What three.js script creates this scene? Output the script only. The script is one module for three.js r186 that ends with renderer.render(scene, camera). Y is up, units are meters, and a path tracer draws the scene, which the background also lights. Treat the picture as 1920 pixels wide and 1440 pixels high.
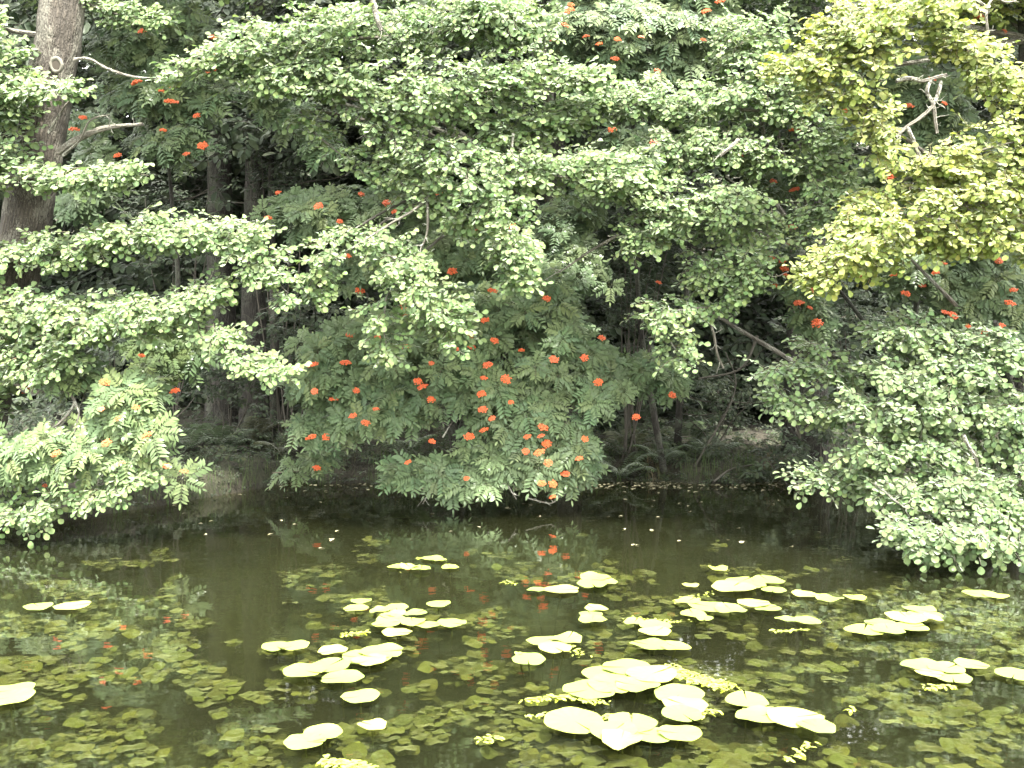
import * as THREE from 'three';
import { mergeGeometries } from 'three/addons/utils/BufferGeometryUtils.js';
import { createNoise3D, createNoise2D } from 'simplex-noise';

// ---------------------------------------------------------------- camera, sky, sun, exposure
const scene = new THREE.Scene();
const EYE = 2.0, FOCAL = 1650, PITCH = -0.0121;          // eye height over the water, focal length in pixels of a 1920 wide picture
const camera = new THREE.PerspectiveCamera(2 * Math.atan(720 / FOCAL) * 180 / Math.PI, 4 / 3, 0.1, 400);
camera.position.set(0, EYE, 0);
camera.rotation.x = PITCH;
const renderer = new THREE.WebGLRenderer({ antialias: true });
renderer.toneMapping = THREE.LinearToneMapping;
renderer.toneMappingExposure = 7.2;
renderer.shadowMap.enabled = true;

const SUN = new THREE.Vector3(0.26, 1.0, 0.45).normalize();
{
  const W = 256, H = 128, data = new Float32Array(W * H * 4);
  for (let j = 0; j < H; j++) for (let i = 0; i < W; i++) {
    const up = ((j + 0.5) / H - 0.5) * Math.PI, az = ((i + 0.5) / W - 0.5) * 2 * Math.PI;
    const x = Math.cos(az) * Math.cos(up), y = Math.sin(up), z = Math.sin(az) * Math.cos(up);
    const c = Math.max(0, x * SUN.x + y * SUN.y + z * SUN.z), h = Math.max(0, y);
    const veil = 0.62 + 0.25 * h + 0.9 * Math.pow(c, 6);          // thin bright cloud, brighter round the sun
    const o = (j * W + i) * 4;
    data[o] = veil * 0.98; data[o + 1] = veil * 1.0; data[o + 2] = veil * 0.96; data[o + 3] = 1;
  }
  const sky = new THREE.DataTexture(data, W, H, THREE.RGBAFormat, THREE.FloatType);
  sky.mapping = THREE.EquirectangularReflectionMapping; sky.magFilter = THREE.LinearFilter; sky.needsUpdate = true;
  scene.background = sky; scene.environment = sky;
  scene.backgroundIntensity = 1.25; scene.environmentIntensity = 1.25;
}
const sun = new THREE.DirectionalLight(new THREE.Color().setRGB(1, 0.97, 0.88), 3.2);
sun.position.copy(SUN).multiplyScalar(40).add(new THREE.Vector3(0, 0, -12));
sun.target.position.set(0, 0, -12); scene.add(sun); scene.add(sun.target);
sun.castShadow = true; sun.shadow.radius = 12; sun.shadow.mapSize.set(4096, 4096);
Object.assign(sun.shadow.camera, { left: -25, right: 25, top: 25, bottom: -25, near: 1, far: 120 });

// ---------------------------------------------------------------- helpers
function seeded(a) { return () => { a = (a + 0x6d2b79f5) | 0; let t = Math.imul(a ^ (a >>> 15), 1 | a); t = (t + Math.imul(t ^ (t >>> 7), 61 | t)) ^ t; return ((t ^ (t >>> 14)) >>> 0) / 4294967296; }; }
const rnd = seeded(7), n3 = createNoise3D(seeded(11)), n2 = createNoise2D(seeded(13));
const R = (a, b) => a + (b - a) * rnd(), gauss = () => (rnd() + rnd() + rnd() - 1.5) / 0.75, pick = (a) => a[Math.floor(rnd() * a.length)];
const V = (x, y, z) => new THREE.Vector3(x, y, z), C = (r, g, b) => new THREE.Color().setRGB(r, g, b);
const { sin, cos, PI, abs, min, max, sqrt, floor, pow } = Math, smooth = THREE.MathUtils.smoothstep, lerp = THREE.MathUtils.lerp;
function ray(px, py) { const x = (px - 960) / FOCAL, y = (720 - py) / FOCAL, c = cos(PITCH), s = sin(PITCH); return V(x, y * c + s, y * s - c); }
function at(px, py, D) { const d = ray(px, py); return d.multiplyScalar(D / -d.z).add(V(0, EYE, 0)); }      // the point seen there, D metres away
function onWater(px, py, y = 0) { const d = ray(px, py); return d.multiplyScalar((EYE - y) / -d.y).add(V(0, EYE, 0)); }
function toPixel(p) { const y = p.y - EYE, c = cos(PITCH), s = sin(PITCH), Y = y * c + p.z * s, Z = -y * s + p.z * c; return [960 - p.x / Z * FOCAL, 720 + Y / Z * FOCAL]; }
const names = new Map();
function numbered(n) { const k = names.get(n) ?? 0; names.set(n, k + 1); return k ? `${n}_${String(k).padStart(3, '0')}` : n; }
function thing(name, label, category, base, group) {
  const o = new THREE.Group(); o.name = numbered(name); o.position.copy(base); o.userData = { label, category };
  if (group) o.userData.group = group;
  scene.add(o); return o;
}
function mesh(name, geo, mat, parent) {          // geometry given in world coordinates
  const m = new THREE.Mesh(geo, mat); m.name = name; m.castShadow = m.receiveShadow = true;
  let p = parent; const off = V(0, 0, 0); while (p && p !== scene) { off.sub(p.position); p = p.parent; }
  m.position.copy(off); (parent ?? scene).add(m); return m;
}
function copies(name, geo, mat, list, parent) {   // list of { m: Matrix4 in the world, c?: Color }
  const o = new THREE.InstancedMesh(geo, mat, list.length); o.name = name; o.castShadow = o.receiveShadow = true;
  list.forEach((e, i) => { o.setMatrixAt(i, e.m); if (e.c) o.setColorAt(i, e.c); });
  let p = parent; const off = V(0, 0, 0); while (p && p !== scene) { off.sub(p.position); p = p.parent; }
  o.position.copy(off); o.userData.kind = 'stuff'; (parent ?? scene).add(o); return o;
}
function geometry(pos, idx, col, uv) {
  const g = new THREE.BufferGeometry();
  g.setAttribute('position', new THREE.Float32BufferAttribute(pos, 3));
  if (uv) g.setAttribute('uv', new THREE.Float32BufferAttribute(uv, 2));
  if (col) g.setAttribute('color', new THREE.Float32BufferAttribute(col, 3));
  g.setIndex(idx); g.computeVertexNormals(); return g;
}
function tube(points, radius, { sides = 6, steps = 0, rough = 0, freq = 3, uvs = 1, capped = true } = {}) {
  const curve = new THREE.CatmullRomCurve3(points, false, 'centripetal'), n = steps || max(4, points.length * 3), f = curve.computeFrenetFrames(n), len = curve.getLength();
  const pos = [], uv = [], idx = [];
  for (let i = 0; i <= n; i++) {
    const t = i / n, p = curve.getPointAt(t), r = radius(t);
    for (let k = 0; k <= sides; k++) {
      const a = (k % sides) / sides * 2 * PI, d = V(0, 0, 0).addScaledVector(f.normals[i], cos(a)).addScaledVector(f.binormals[i], sin(a));
      let rr = r; if (rough) { const q = p.clone().addScaledVector(d, r); rr *= 1 + rough * (n3(q.x * freq, q.y * freq * 0.5, q.z * freq) + 0.45 * n3(q.x * freq * 3.1, q.y * freq * 1.1, q.z * freq * 3.1)); }
      pos.push(p.x + d.x * rr, p.y + d.y * rr, p.z + d.z * rr); uv.push(k / sides * 2 * PI * radius(0) * uvs, t * len * uvs);
      if (i < n && k < sides) { const o = i * (sides + 1) + k; idx.push(o, o + 1, o + sides + 1, o + 1, o + sides + 2, o + sides + 1); }
    }
  }
  if (capped) for (const [i, flip] of [[0, 1], [n, 0]]) {
    const p = curve.getPointAt(i / n), c = pos.length / 3; pos.push(p.x, p.y, p.z); uv.push(0, 0);
    for (let k = 0; k < sides; k++) { const o = i * (sides + 1) + k; flip ? idx.push(c, o, o + 1) : idx.push(c, o + 1, o); }
  }
  const g = geometry(pos, idx, null, uv); return g;
}
const taper = (a, b) => (t) => lerp(a, b, t);
function wiggle(a, b, n, amp, sag = 0) { const out = []; for (let i = 0; i <= n; i++) { const t = i / n, e = sin(t * PI); out.push(a.clone().lerp(b, t).add(V(gauss() * amp * e, gauss() * amp * e - sag * e, gauss() * amp * e))); } return out; }

// ---------------------------------------------------------------- textures and materials
function tileNoise(W, H, cells, seed) {          // tiling value noise
  const r = seeded(seed), gx = cells[0], gy = cells[1], g = Float32Array.from({ length: gx * gy }, () => r()), out = new Float32Array(W * H);
  for (let j = 0; j < H; j++) for (let i = 0; i < W; i++) {
    const x = i / W * gx, y = j / H * gy, x0 = floor(x), y0 = floor(y), fx = smooth(x - x0, 0, 1), fy = smooth(y - y0, 0, 1), a = (y0 % gy) * gx, b = ((y0 + 1) % gy) * gx, c = x0 % gx, d = (x0 + 1) % gx;
    out[j * W + i] = lerp(lerp(g[a + c], g[a + d], fx), lerp(g[b + c], g[b + d], fx), fy);
  }
  return out;
}
function texture(W, H, fn, srgb = false) {
  const d = new Uint8Array(W * H * 4);
  for (let i = 0; i < W * H; i++) { const c = fn(i); for (let k = 0; k < 3; k++) d[i * 4 + k] = max(0, min(255, (srgb ? pow(max(0, c[k]), 1 / 2.2) : c[k]) * 255)); d[i * 4 + 3] = 255; }
  const t = new THREE.DataTexture(d, W, H); t.wrapS = t.wrapT = THREE.RepeatWrapping; t.magFilter = THREE.LinearFilter; t.minFilter = THREE.LinearMipmapLinearFilter; t.generateMipmaps = true;
  if (srgb) t.colorSpace = THREE.SRGBColorSpace; t.needsUpdate = true; return t;
}
function barkMaterial(dark, light, lichen, amount, seed) {
  const W = 256, H = 512, a = tileNoise(W, H, [28, 14], seed), b = tileNoise(W, H, [9, 6], seed + 1), c = tileNoise(W, H, [60, 90], seed + 2), d = tileNoise(W, H, [5, 8], seed + 3), e = tileNoise(W, H, [120, 200], seed + 4);
  const h = (i) => max(0, min(1, abs(a[i] - 0.5) * 1.5 + 0.35 * b[i] + 0.3 * c[i] + 0.2 * e[i] - 0.15));
  const map = texture(W, H, (i) => { const t = h(i), l = smooth(d[i] * 0.55 + c[i] * 0.3 + e[i] * 0.25, 0.62 - amount, 0.72 - amount); return [0, 1, 2].map((k) => lerp(lerp(dark[k], light[k], t), lichen[k], l * 0.8)); }, true);
  const bump = texture(W, H, (i) => [h(i), h(i), h(i)]);
  for (const t of [map, bump]) t.repeat.set(1.1, 0.55);
  return new THREE.MeshStandardMaterial({ map, bumpMap: bump, bumpScale: 0.025, roughness: 0.95 });
}
const M = {
  alderBark: barkMaterial([0.017, 0.013, 0.009], [0.075, 0.061, 0.046], [0.13, 0.12, 0.095], 0.0, 21),
  darkBark: barkMaterial([0.017, 0.015, 0.012], [0.055, 0.048, 0.04], [0.085, 0.09, 0.065], 0.02, 31),
  branch: barkMaterial([0.07, 0.06, 0.048], [0.2, 0.18, 0.145], [0.3, 0.3, 0.25], 0.06, 41),
  twig: new THREE.MeshStandardMaterial({ color: C(0.13, 0.11, 0.08), roughness: 0.9 }),
  dead: new THREE.MeshStandardMaterial({ color: C(0.09, 0.08, 0.065), roughness: 0.95 }),
  knot: new THREE.MeshStandardMaterial({ color: C(0.13, 0.12, 0.095), roughness: 0.95 }),
  hollow: new THREE.MeshStandardMaterial({ color: C(0.05, 0.04, 0.03), roughness: 1 }),
  berry: new THREE.MeshPhysicalMaterial({ color: C(0.6, 0.11, 0.03), roughness: 0.45, clearcoat: 0.3, clearcoatRoughness: 0.3 }),
};
const leafMat = (r, g, b, through = 0.44, coat = 0.33) => new THREE.MeshPhysicalMaterial({ color: C(r, g, b), vertexColors: true, side: THREE.DoubleSide, roughness: 1, transmission: through, thickness: 0, clearcoat: coat, clearcoatRoughness: 0.3 });

// ---------------------------------------------------------------- leaves and sprays
function leafGeo(L, Wd, fold, curl, colour = [1, 1, 1], widest = 0.6) {      // a blunt rounded leaf along +x, upper face +y
  const rows = [[0, 0], [0.22, 0.55], [widest, 1], [0.88, 0.72], [1, 0]], pos = [], col = [], idx = [], y = (t, s) => fold * abs(s) * Wd - curl * t * t * L;
  pos.push(0, 0, 0);
  for (const [t, w] of rows.slice(1, 4)) for (const s of [-1, 0, 1]) pos.push(t * L, y(t, s * w), s * w * Wd / 2);
  pos.push(L * (widest > 0.55 ? 0.97 : 1.05), y(1, 0), 0);
  idx.push(0, 2, 1, 0, 3, 2);
  for (const o of [1, 4]) idx.push(o, o + 1, o + 3, o + 1, o + 4, o + 3, o + 1, o + 2, o + 4, o + 2, o + 5, o + 4);
  idx.push(7, 8, 10, 8, 9, 10);
  for (let i = 0; i < 11; i++) col.push(...colour);
  return geometry(pos, idx, col);
}
function stick(a, b, r0, r1, colour) {             // three-sided twig
  const d = b.clone().sub(a).normalize(), u = V(0, 1, 0).cross(d).normalize(), w = d.clone().cross(u), pos = [], idx = [], col = [];
  for (const [p, r] of [[a, r0], [b, r1]]) for (let k = 0; k < 3; k++) { const q = p.clone().addScaledVector(u, cos(k * 2.094) * r).addScaledVector(w, sin(k * 2.094) * r); pos.push(q.x, q.y, q.z); col.push(...colour); }
  for (let k = 0; k < 3; k++) { const n = (k + 1) % 3; idx.push(k, n, k + 3, n, n + 3, k + 3); }
  return geometry(pos, idx, col);
}
const basis = (x, y) => { const n = y.clone().normalize(), d = x.clone().addScaledVector(n, -x.dot(n)).normalize(); return new THREE.Matrix4().makeBasis(d, n, d.clone().cross(n)); };
const TWIGTINT = [1.3, 0.75, 0.9];
// a spray: a twig along +x carrying leaves; keeps its leaves one by one as well, so that a tree can be given single leaves
function makeSpray(len, count, leafL, leafW, widest) {
  const leaves = [], geos = [], twigs = [];
  const bend = R(-0.15, 0.1);
  let prev = V(0, 0, 0); const P = (t) => V(t * len, bend * t * t * len, 0.05 * sin(t * 4) * len);
  for (let i = 1; i <= 4; i++) { const p = P(i / 4); twigs.push(stick(prev, p, 0.003, 0.002, TWIGTINT)); prev = p; }
  for (let i = 0; i < count; i++) {
    const t = i === count - 1 ? 1 : 0.12 + 0.86 * i / (count - 1), side = i === count - 1 ? 0 : i % 2 ? 1 : -1, ang = side * R(0.6, 1.15), s = R(0.6, 1.2);
    const dir = V(cos(ang), R(-0.35, 0.15), sin(ang)), nor = V(R(-0.45, 0.45), 1, R(-0.6, 0.6));
    const m = basis(dir, nor).setPosition(P(t).addScaledVector(dir, 0.018)), variant = floor(rnd() * 3), v = R(0.68, 1.3), yel = R(0.88, 1.15);
    m.scale(V(s, s, s)); leaves.push({ m, variant });
    geos.push(leafGeo(leafL, leafW, [0.12, 0.2, 0.06][variant], [0.1, 0.22, 0.3][variant], [v * yel, v, v * 0.95], widest).applyMatrix4(m));
  }
  const tg = mergeGeometries(twigs);
  return { geo: mergeGeometries([...geos, tg]), twig: tg, leaves };
}
const alderSprays = Array.from({ length: 5 }, () => makeSpray(R(0.22, 0.32), 9 + floor(rnd() * 3), 0.073, 0.062, 0.62));
const alderLeaves = [0, 1, 2].map((v) => leafGeo(0.073, 0.062, [0.12, 0.2, 0.06][v], [0.1, 0.22, 0.3][v], [1, 1, 1], 0.62));
const brushSprays = Array.from({ length: 4 }, () => makeSpray(R(0.3, 0.4), 9, 0.12, 0.07, 0.5));

function pinnate(L, pairs, leafletL, leafletW, droop, colour) {          // a feathered leaf along +x
  const geos = [], P = (t) => V(t * L, 0.05 * L * sin(t * PI) - droop * t * t * L, 0);
  for (let i = 0; i < 3; i++) geos.push(stick(P(i / 3), P((i + 1) / 3), 0.0028, 0.002, [1.1, 0.95, 0.7]));
  for (let i = 0; i <= pairs; i++) for (const s of i === pairs ? [0] : [-1, 1]) {
    const t = i === pairs ? 1 : 0.2 + 0.76 * i / (pairs - 0.5), k = (0.72 + 0.4 * sin(t * PI * 0.85)) * R(0.9, 1.1), l = leafletL * k, w = leafletW * k, v = R(0.85, 1.15);
    const pos = [], col = [], f = 0.18 * w, y = (q) => -0.25 * q * q * l;
    for (const [q, e] of [[0, 0], [0.3, -1], [0.3, 1], [0.72, -0.85], [0.72, 0.85], [1, 0]]) { pos.push(q * l, y(q) + abs(e) * f, e * w / 2); col.push(colour[0] * v, colour[1] * v, colour[2] * v); }
    const g = geometry(pos, [0, 2, 1, 1, 2, 3, 2, 4, 3, 3, 4, 5], col);
    const a = s * R(0.95, 1.2), dir = V(cos(a), R(-0.3, 0), sin(a));
    g.applyMatrix4(basis(dir, V(R(-0.15, 0.15), 1, R(-0.2, 0.2))).setPosition(P(t))); geos.push(g);
  }
  return mergeGeometries(geos);
}
const rowanLeaves = [[0.1, [1, 1, 1]], [0.3, [1.05, 1, 0.95]], [0.5, [0.92, 0.98, 1.05]]].map(([d, c]) => pinnate(0.27, 6, 0.1, 0.034, d, c));
function makeRosette(n) {
  const leaves = [], geos = [];
  for (let i = 0; i < n; i++) {
    const a = i / n * 2 * PI + R(-0.4, 0.4), e = R(-0.1, 0.75), s = R(0.75, 1.1), dir = V(cos(a) * cos(e), sin(e), sin(a) * cos(e));
    const m = basis(dir, V(R(-0.25, 0.25), 1.2, R(-0.25, 0.25)).addScaledVector(dir, -0.2)).setPosition(dir.clone().multiplyScalar(0.02)); m.scale(V(s, s, s));
    const variant = floor(rnd() * 3); leaves.push({ m, variant }); geos.push(rowanLeaves[variant].clone().applyMatrix4(m));
  }
  const twig = stick(V(0, -0.22, 0), V(0.001, 0.01, 0), 0.006, 0.004, TWIGTINT);
  return { geo: mergeGeometries([...geos, twig]), twig, leaves };
}
const rosettes = Array.from({ length: 5 }, () => makeRosette(6 + floor(rnd() * 2)));
const ALDER = { sprays: alderSprays, leaves: alderLeaves, density: 265, flat: true };
const ROWAN = { sprays: rosettes, leaves: rowanLeaves, density: 36, flat: false };
const BRUSH = { sprays: brushSprays, leaves: null, density: 60, flat: true };

// a bough's foliage: sprays round a spine whose points are [x, y, distance, half thickness]; returns the spine in the world
function bough(list, kind, pts, { density = 1, squash = 0.8, deep = 1.15, gap = -0.22, lean = 0.55, scale = 1, tint = 1, warm = 1 } = {}) {
  if (pts[0][1] < -40) { density *= 0.8; pts = pts.map(([x, y, D, r]) => [x, y, D + 0.9, r]); }      // unseen crowns above: thinned and set back so sun reaches the lower boughs
  const P = pts.map(([x, y, D]) => at(x, y, D)), rad = pts.map(([, , D, r]) => (kind.flat ? max(8, r - 11) : max(10, r - 6)) * D / FOCAL);
  const segs = P.slice(1).map((p, i) => p.distanceTo(P[i])), total = segs.reduce((a, b) => a + b, 0), meanR = rad.reduce((a, b) => a + b, 0) / rad.length;
  const count = Math.round(kind.density * density * (total + 1.6 * meanR) * 2 * meanR);
  for (let k = 0, guard = 0; k < count && guard < count * 6; guard++) {
    let d = R(-0.6 * meanR, total + 0.6 * meanR), i = 0; while (i < segs.length - 1 && d > segs[i]) { d -= segs[i]; i++; }
    const t = P.length > 1 ? d / max(segs[i], 1e-6) : 0, j = min(i + 1, P.length - 1), tc = max(0, min(1, t));
    const c = P.length > 1 ? P[i].clone().lerp(P[j], max(-0.5, min(1.5, t))) : P[0].clone(), r = lerp(rad[i], rad[j], tc);
    const a = R(0, 2 * PI), b = Math.acos(R(-1, 1)), q = pow(rnd(), 0.42);
    const o = V(sin(b) * cos(a), cos(b), sin(b) * sin(a)).multiplyScalar(q * r); o.y *= squash; o.z *= deep; if (P.length === 1) o.x *= 1;
    const p = c.clone().add(o);
    if (n3(p.x * 2.3, p.y * 3.1, p.z * 2.3) + 0.5 * n3(p.x * 5, p.y * 6, p.z * 5) < gap + 0.25 * q) { if (rnd() < 0.85) continue; }
    if (p.y < 0.1) continue;
    k++;
    const out = o.clone().normalize(); let dir, nor;
    const along = P.length > 1 ? P[j].clone().sub(P[i]).normalize() : V(0, 0, 1);
    if (kind.flat) { dir = out.clone().multiplyScalar(0.8).add(along.multiplyScalar(0.5)).add(V(R(-0.6, 0.6), R(-0.35, 0.15), R(-0.2, 0.7))); nor = V(R(-0.35, 0.35), 0.85, lean).add(V(gauss() * 0.35, gauss() * 0.25, gauss() * 0.35)); }
    else { nor = out.clone().multiplyScalar(0.5).add(V(gauss() * 0.3, 0.75 + R(-0.3, 0.4), lean + R(-0.2, 0.4))); dir = V(R(-1, 1), 0, R(-1, 1)); }
    const m = basis(dir, nor).setPosition(p), s = R(0.8, 1.15) * scale; m.scale(V(s, s, s));
    const v = R(0.82, 1.2) * tint, y = R(0.92, 1.12) * warm, [px, py] = toPixel(p);
    list.push({ m, p, c: C(v * y, v, v * 0.95), v: floor(rnd() * kind.sprays.length), front: -p.z - (-c.z) - q * 0.1, seen: px > -20 && px < 1940 && py > -20 && py < 1080 });
  }
  return { P, rad };
}
// hangs a plant's foliage on it: the most exposed leaves singly, the rest as a mass
function dress(root, list, kind, mat, tints, single = 300) {
  if (kind.leaves && single) {
    const per = kind.sprays.reduce((a, s) => a + s.leaves.length, 0) / kind.sprays.length, want = floor(single / per) - 1;
    const order = list.map((e, i) => [e.seen ? e.front + 0.25 * ((i * 7919) % 101) / 101 : 99, e]).sort((a, b) => a[0] - b[0]).slice(0, want);
    const twigs = kind.sprays.map(() => []); let n = 0;
    for (const [w, e] of order) {
      if (w > 50) break; e.done = true; twigs[e.v].push({ m: e.m });
      for (const l of kind.sprays[e.v].leaves) {
        if (n++ >= single) continue;
        const o = new THREE.Mesh(kind.leaves[l.variant], tints[(n * 31) % tints.length]); o.name = 'leaf'; o.castShadow = o.receiveShadow = true;
        const mm = e.m.clone().multiply(l.m); mm.decompose(o.position, o.quaternion, o.scale); o.position.sub(root.position); root.add(o);
      }
    }
    twigs.forEach((t, i) => t.length && copies('twigs', kind.sprays[i].twig, M.twig, t, root));
  }
  kind.sprays.forEach((s, i) => { const l = list.filter((e) => e.v === i && !e.done); if (l.length) copies('foliage', s.geo, mat, l, root); });
}
const tintsOf = (r, g, b, through, coat) => [[0.85, 0.88, 0.9], [1, 1, 1], [1.15, 1.08, 0.95], [1.3, 1.15, 1]].map(([x, y, z]) => leafMat(r * x, g * y, b * z, through, coat));

// ---------------------------------------------------------------- ground, water
const shore = (x) => -16.1 + 4.6 * smooth(-x, 3.6, 6.6) + 3.4 * smooth(x, 5.0, 8.5) + 0.35 * n2(x * 0.5, 3) + 0.12 * n2(x * 2.1, 9);   // z of the waterline
function land(x, z) {
  const d = shore(x) - z, near = z + 1.2;                             // metres behind the waterline, behind the near bank
  const bank = d < 0 ? max(-0.75, d * 0.55) : 0.32 * smooth(d, 0, 0.45) + 0.07 * max(0, d - 0.4) + 0.3 * max(0, d - 13) + 0.1 * n2(x * 0.8, z * 0.8) * smooth(d, 0.2, 1.5);  // slope far behind the bank, out of view, raised to shut out low sky
  return max(bank, near > 0 ? -0.6 + min(1.1, near * 0.9) : -9) + 0.03 * n2(x * 2.7, z * 2.7);
}
{
  const xs = [], zs = []; for (let x = -70; x <= 70;) { xs.push(x); x += abs(x) < 14 ? 0.25 : 3; } for (let z = 12; z >= -95;) { zs.push(z); z -= z < -9 && z > -22 ? 0.12 : z > -9 && z < 0 ? 0.4 : 2; }
  const pos = [], uv = [], idx = [], W = xs.length;
  zs.forEach((z, j) => xs.forEach((x, i) => { pos.push(x, land(x, z), z); uv.push(x, z); if (j && i) { const o = j * W + i; idx.push(o, o - W, o - 1, o - 1, o - W, o - W - 1); } }));
  const S = 512, a = tileNoise(S, S, [6, 6], 51), b = tileNoise(S, S, [40, 40], 52), c = tileNoise(S, S, [150, 150], 53);
  const map = texture(S, S, (i) => { const t = 0.4 * a[i] + 0.35 * b[i] + 0.3 * c[i], g = smooth(a[i] + 0.3 * b[i], 0.6, 0.8); return [0.012 + 0.045 * t, 0.011 + 0.037 * t + 0.006 * g, 0.008 + 0.022 * t]; }, true);
  map.repeat.set(0.3, 0.3);
  const bump = texture(S, S, (i) => { const t = 0.5 * b[i] + 0.5 * c[i]; return [t, t, t]; }); bump.repeat.set(0.3, 0.3);
  const g = mesh('ground', geometry(pos, idx, null, uv), new THREE.MeshStandardMaterial({ map, bumpMap: bump, bumpScale: 0.04, roughness: 1 }), null);
  g.userData.kind = 'structure';
}
{
  const S = 256, a = tileNoise(S, S, [5, 5], 56), b = tileNoise(S, S, [30, 30], 57), map = texture(S, S, (i) => { const t = 0.6 * a[i] + 0.4 * b[i]; return [0.045 + 0.05 * t, 0.05 + 0.055 * t, 0.024 + 0.022 * t]; }, true); map.repeat.set(0.25, 0.25);
  const pos = [], uv = [], idx = [], N = 60; for (let j = 0; j <= N; j++) for (let i = 0; i <= N; i++) { const x = lerp(-30, 30, i / N), z = lerp(-1.5, -16, j / N); pos.push(x, -0.5 + 0.05 * n2(x * 0.7, z * 0.7), z); uv.push(x, z); if (i && j) { const o = j * (N + 1) + i; idx.push(o, o - N - 1, o - 1, o - 1, o - N - 1, o - N - 2); } }
  const g = mesh('pond_bed', geometry(pos, idx, null, uv), new THREE.MeshStandardMaterial({ map, roughness: 1 }), null); g.userData.kind = 'structure';
}
{
  const S = 512, a = tileNoise(S, S, [7, 7], 61), b = tileNoise(S, S, [17, 15], 62), c = tileNoise(S, S, [40, 46], 63), bump = texture(S, S, (i) => { const t = 0.6 * a[i] + 0.3 * b[i] + 0.1 * c[i]; return [t, t, t]; });
  bump.repeat.set(0.4, 0.62);
  const pos = [], uv = [], idx = []; for (const [i, x, z] of [[0, -60, 4], [1, 60, 4], [2, -60, -40], [3, 60, -40]]) { pos.push(x, 0, z); uv.push(x, -z); }
  idx.push(0, 1, 2, 1, 3, 2);
  const w = mesh('water', geometry(pos, idx, null, uv), new THREE.MeshPhysicalMaterial({ color: C(0.7, 0.72, 0.5), roughness: 0.02, transmission: 1, thickness: 0, ior: 1.33, bumpMap: bump, bumpScale: 0.0016 }), null);
  w.userData.kind = 'structure';
  // turbid water: silt hangs in it at several depths
  const silt = new THREE.MeshStandardMaterial({ color: C(0.0085, 0.0092, 0.0055), roughness: 1, metalness: 0, transparent: true, opacity: 0.28, side: THREE.DoubleSide });
  for (const d of [0.035, 0.1, 0.18, 0.28]) mesh('silt_layer', geometry(pos.map((v, i) => (i % 3 === 1 ? -d : v)), idx, null, uv), silt, w);
}

// ---------------------------------------------------------------- trees in front
const alderA = [0.12, 0.192, 0.058];
function bareLimb(root, spine, r0, r1) {
  const geos = [tube(spine, taper(r0, r1), { sides: 7, rough: 0.2, freq: 14, steps: spine.length * 5 })], curve = new THREE.CatmullRomCurve3(spine);
  for (let k = 0; k < spine.length + 1; k++) {
    const u = R(0.25, 0.98), p = curve.getPoint(u), d = curve.getTangent(u), e = p.clone().addScaledVector(d, R(0.03, 0.12)).add(V(R(-0.12, 0.12), R(-0.1, 0.12), R(-0.05, 0.12)));
    const pts = wiggle(p, e, 3, 0.015); geos.push(tube(pts, taper(min(r1, 0.007), 0.0025), { sides: 4, steps: 5 }));
    if (rnd() < 0.6) geos.push(tube(wiggle(pts[2], pts[2].clone().add(V(R(-0.08, 0.08), R(-0.06, 0.08), R(-0.04, 0.06))), 2, 0.01), taper(0.004, 0.002), { sides: 3, steps: 4 }));
  }
  return mesh('bare_branch', mergeGeometries(geos), M.branch, root);
}
function branchOf(root, spine, r0, r1, mat = M.branch, name = 'branch') { return mesh(name, tube(spine, taper(r0, r1), { sides: 7, rough: 0.12, freq: 9, steps: spine.length * 4 }), mat, root); }

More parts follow.
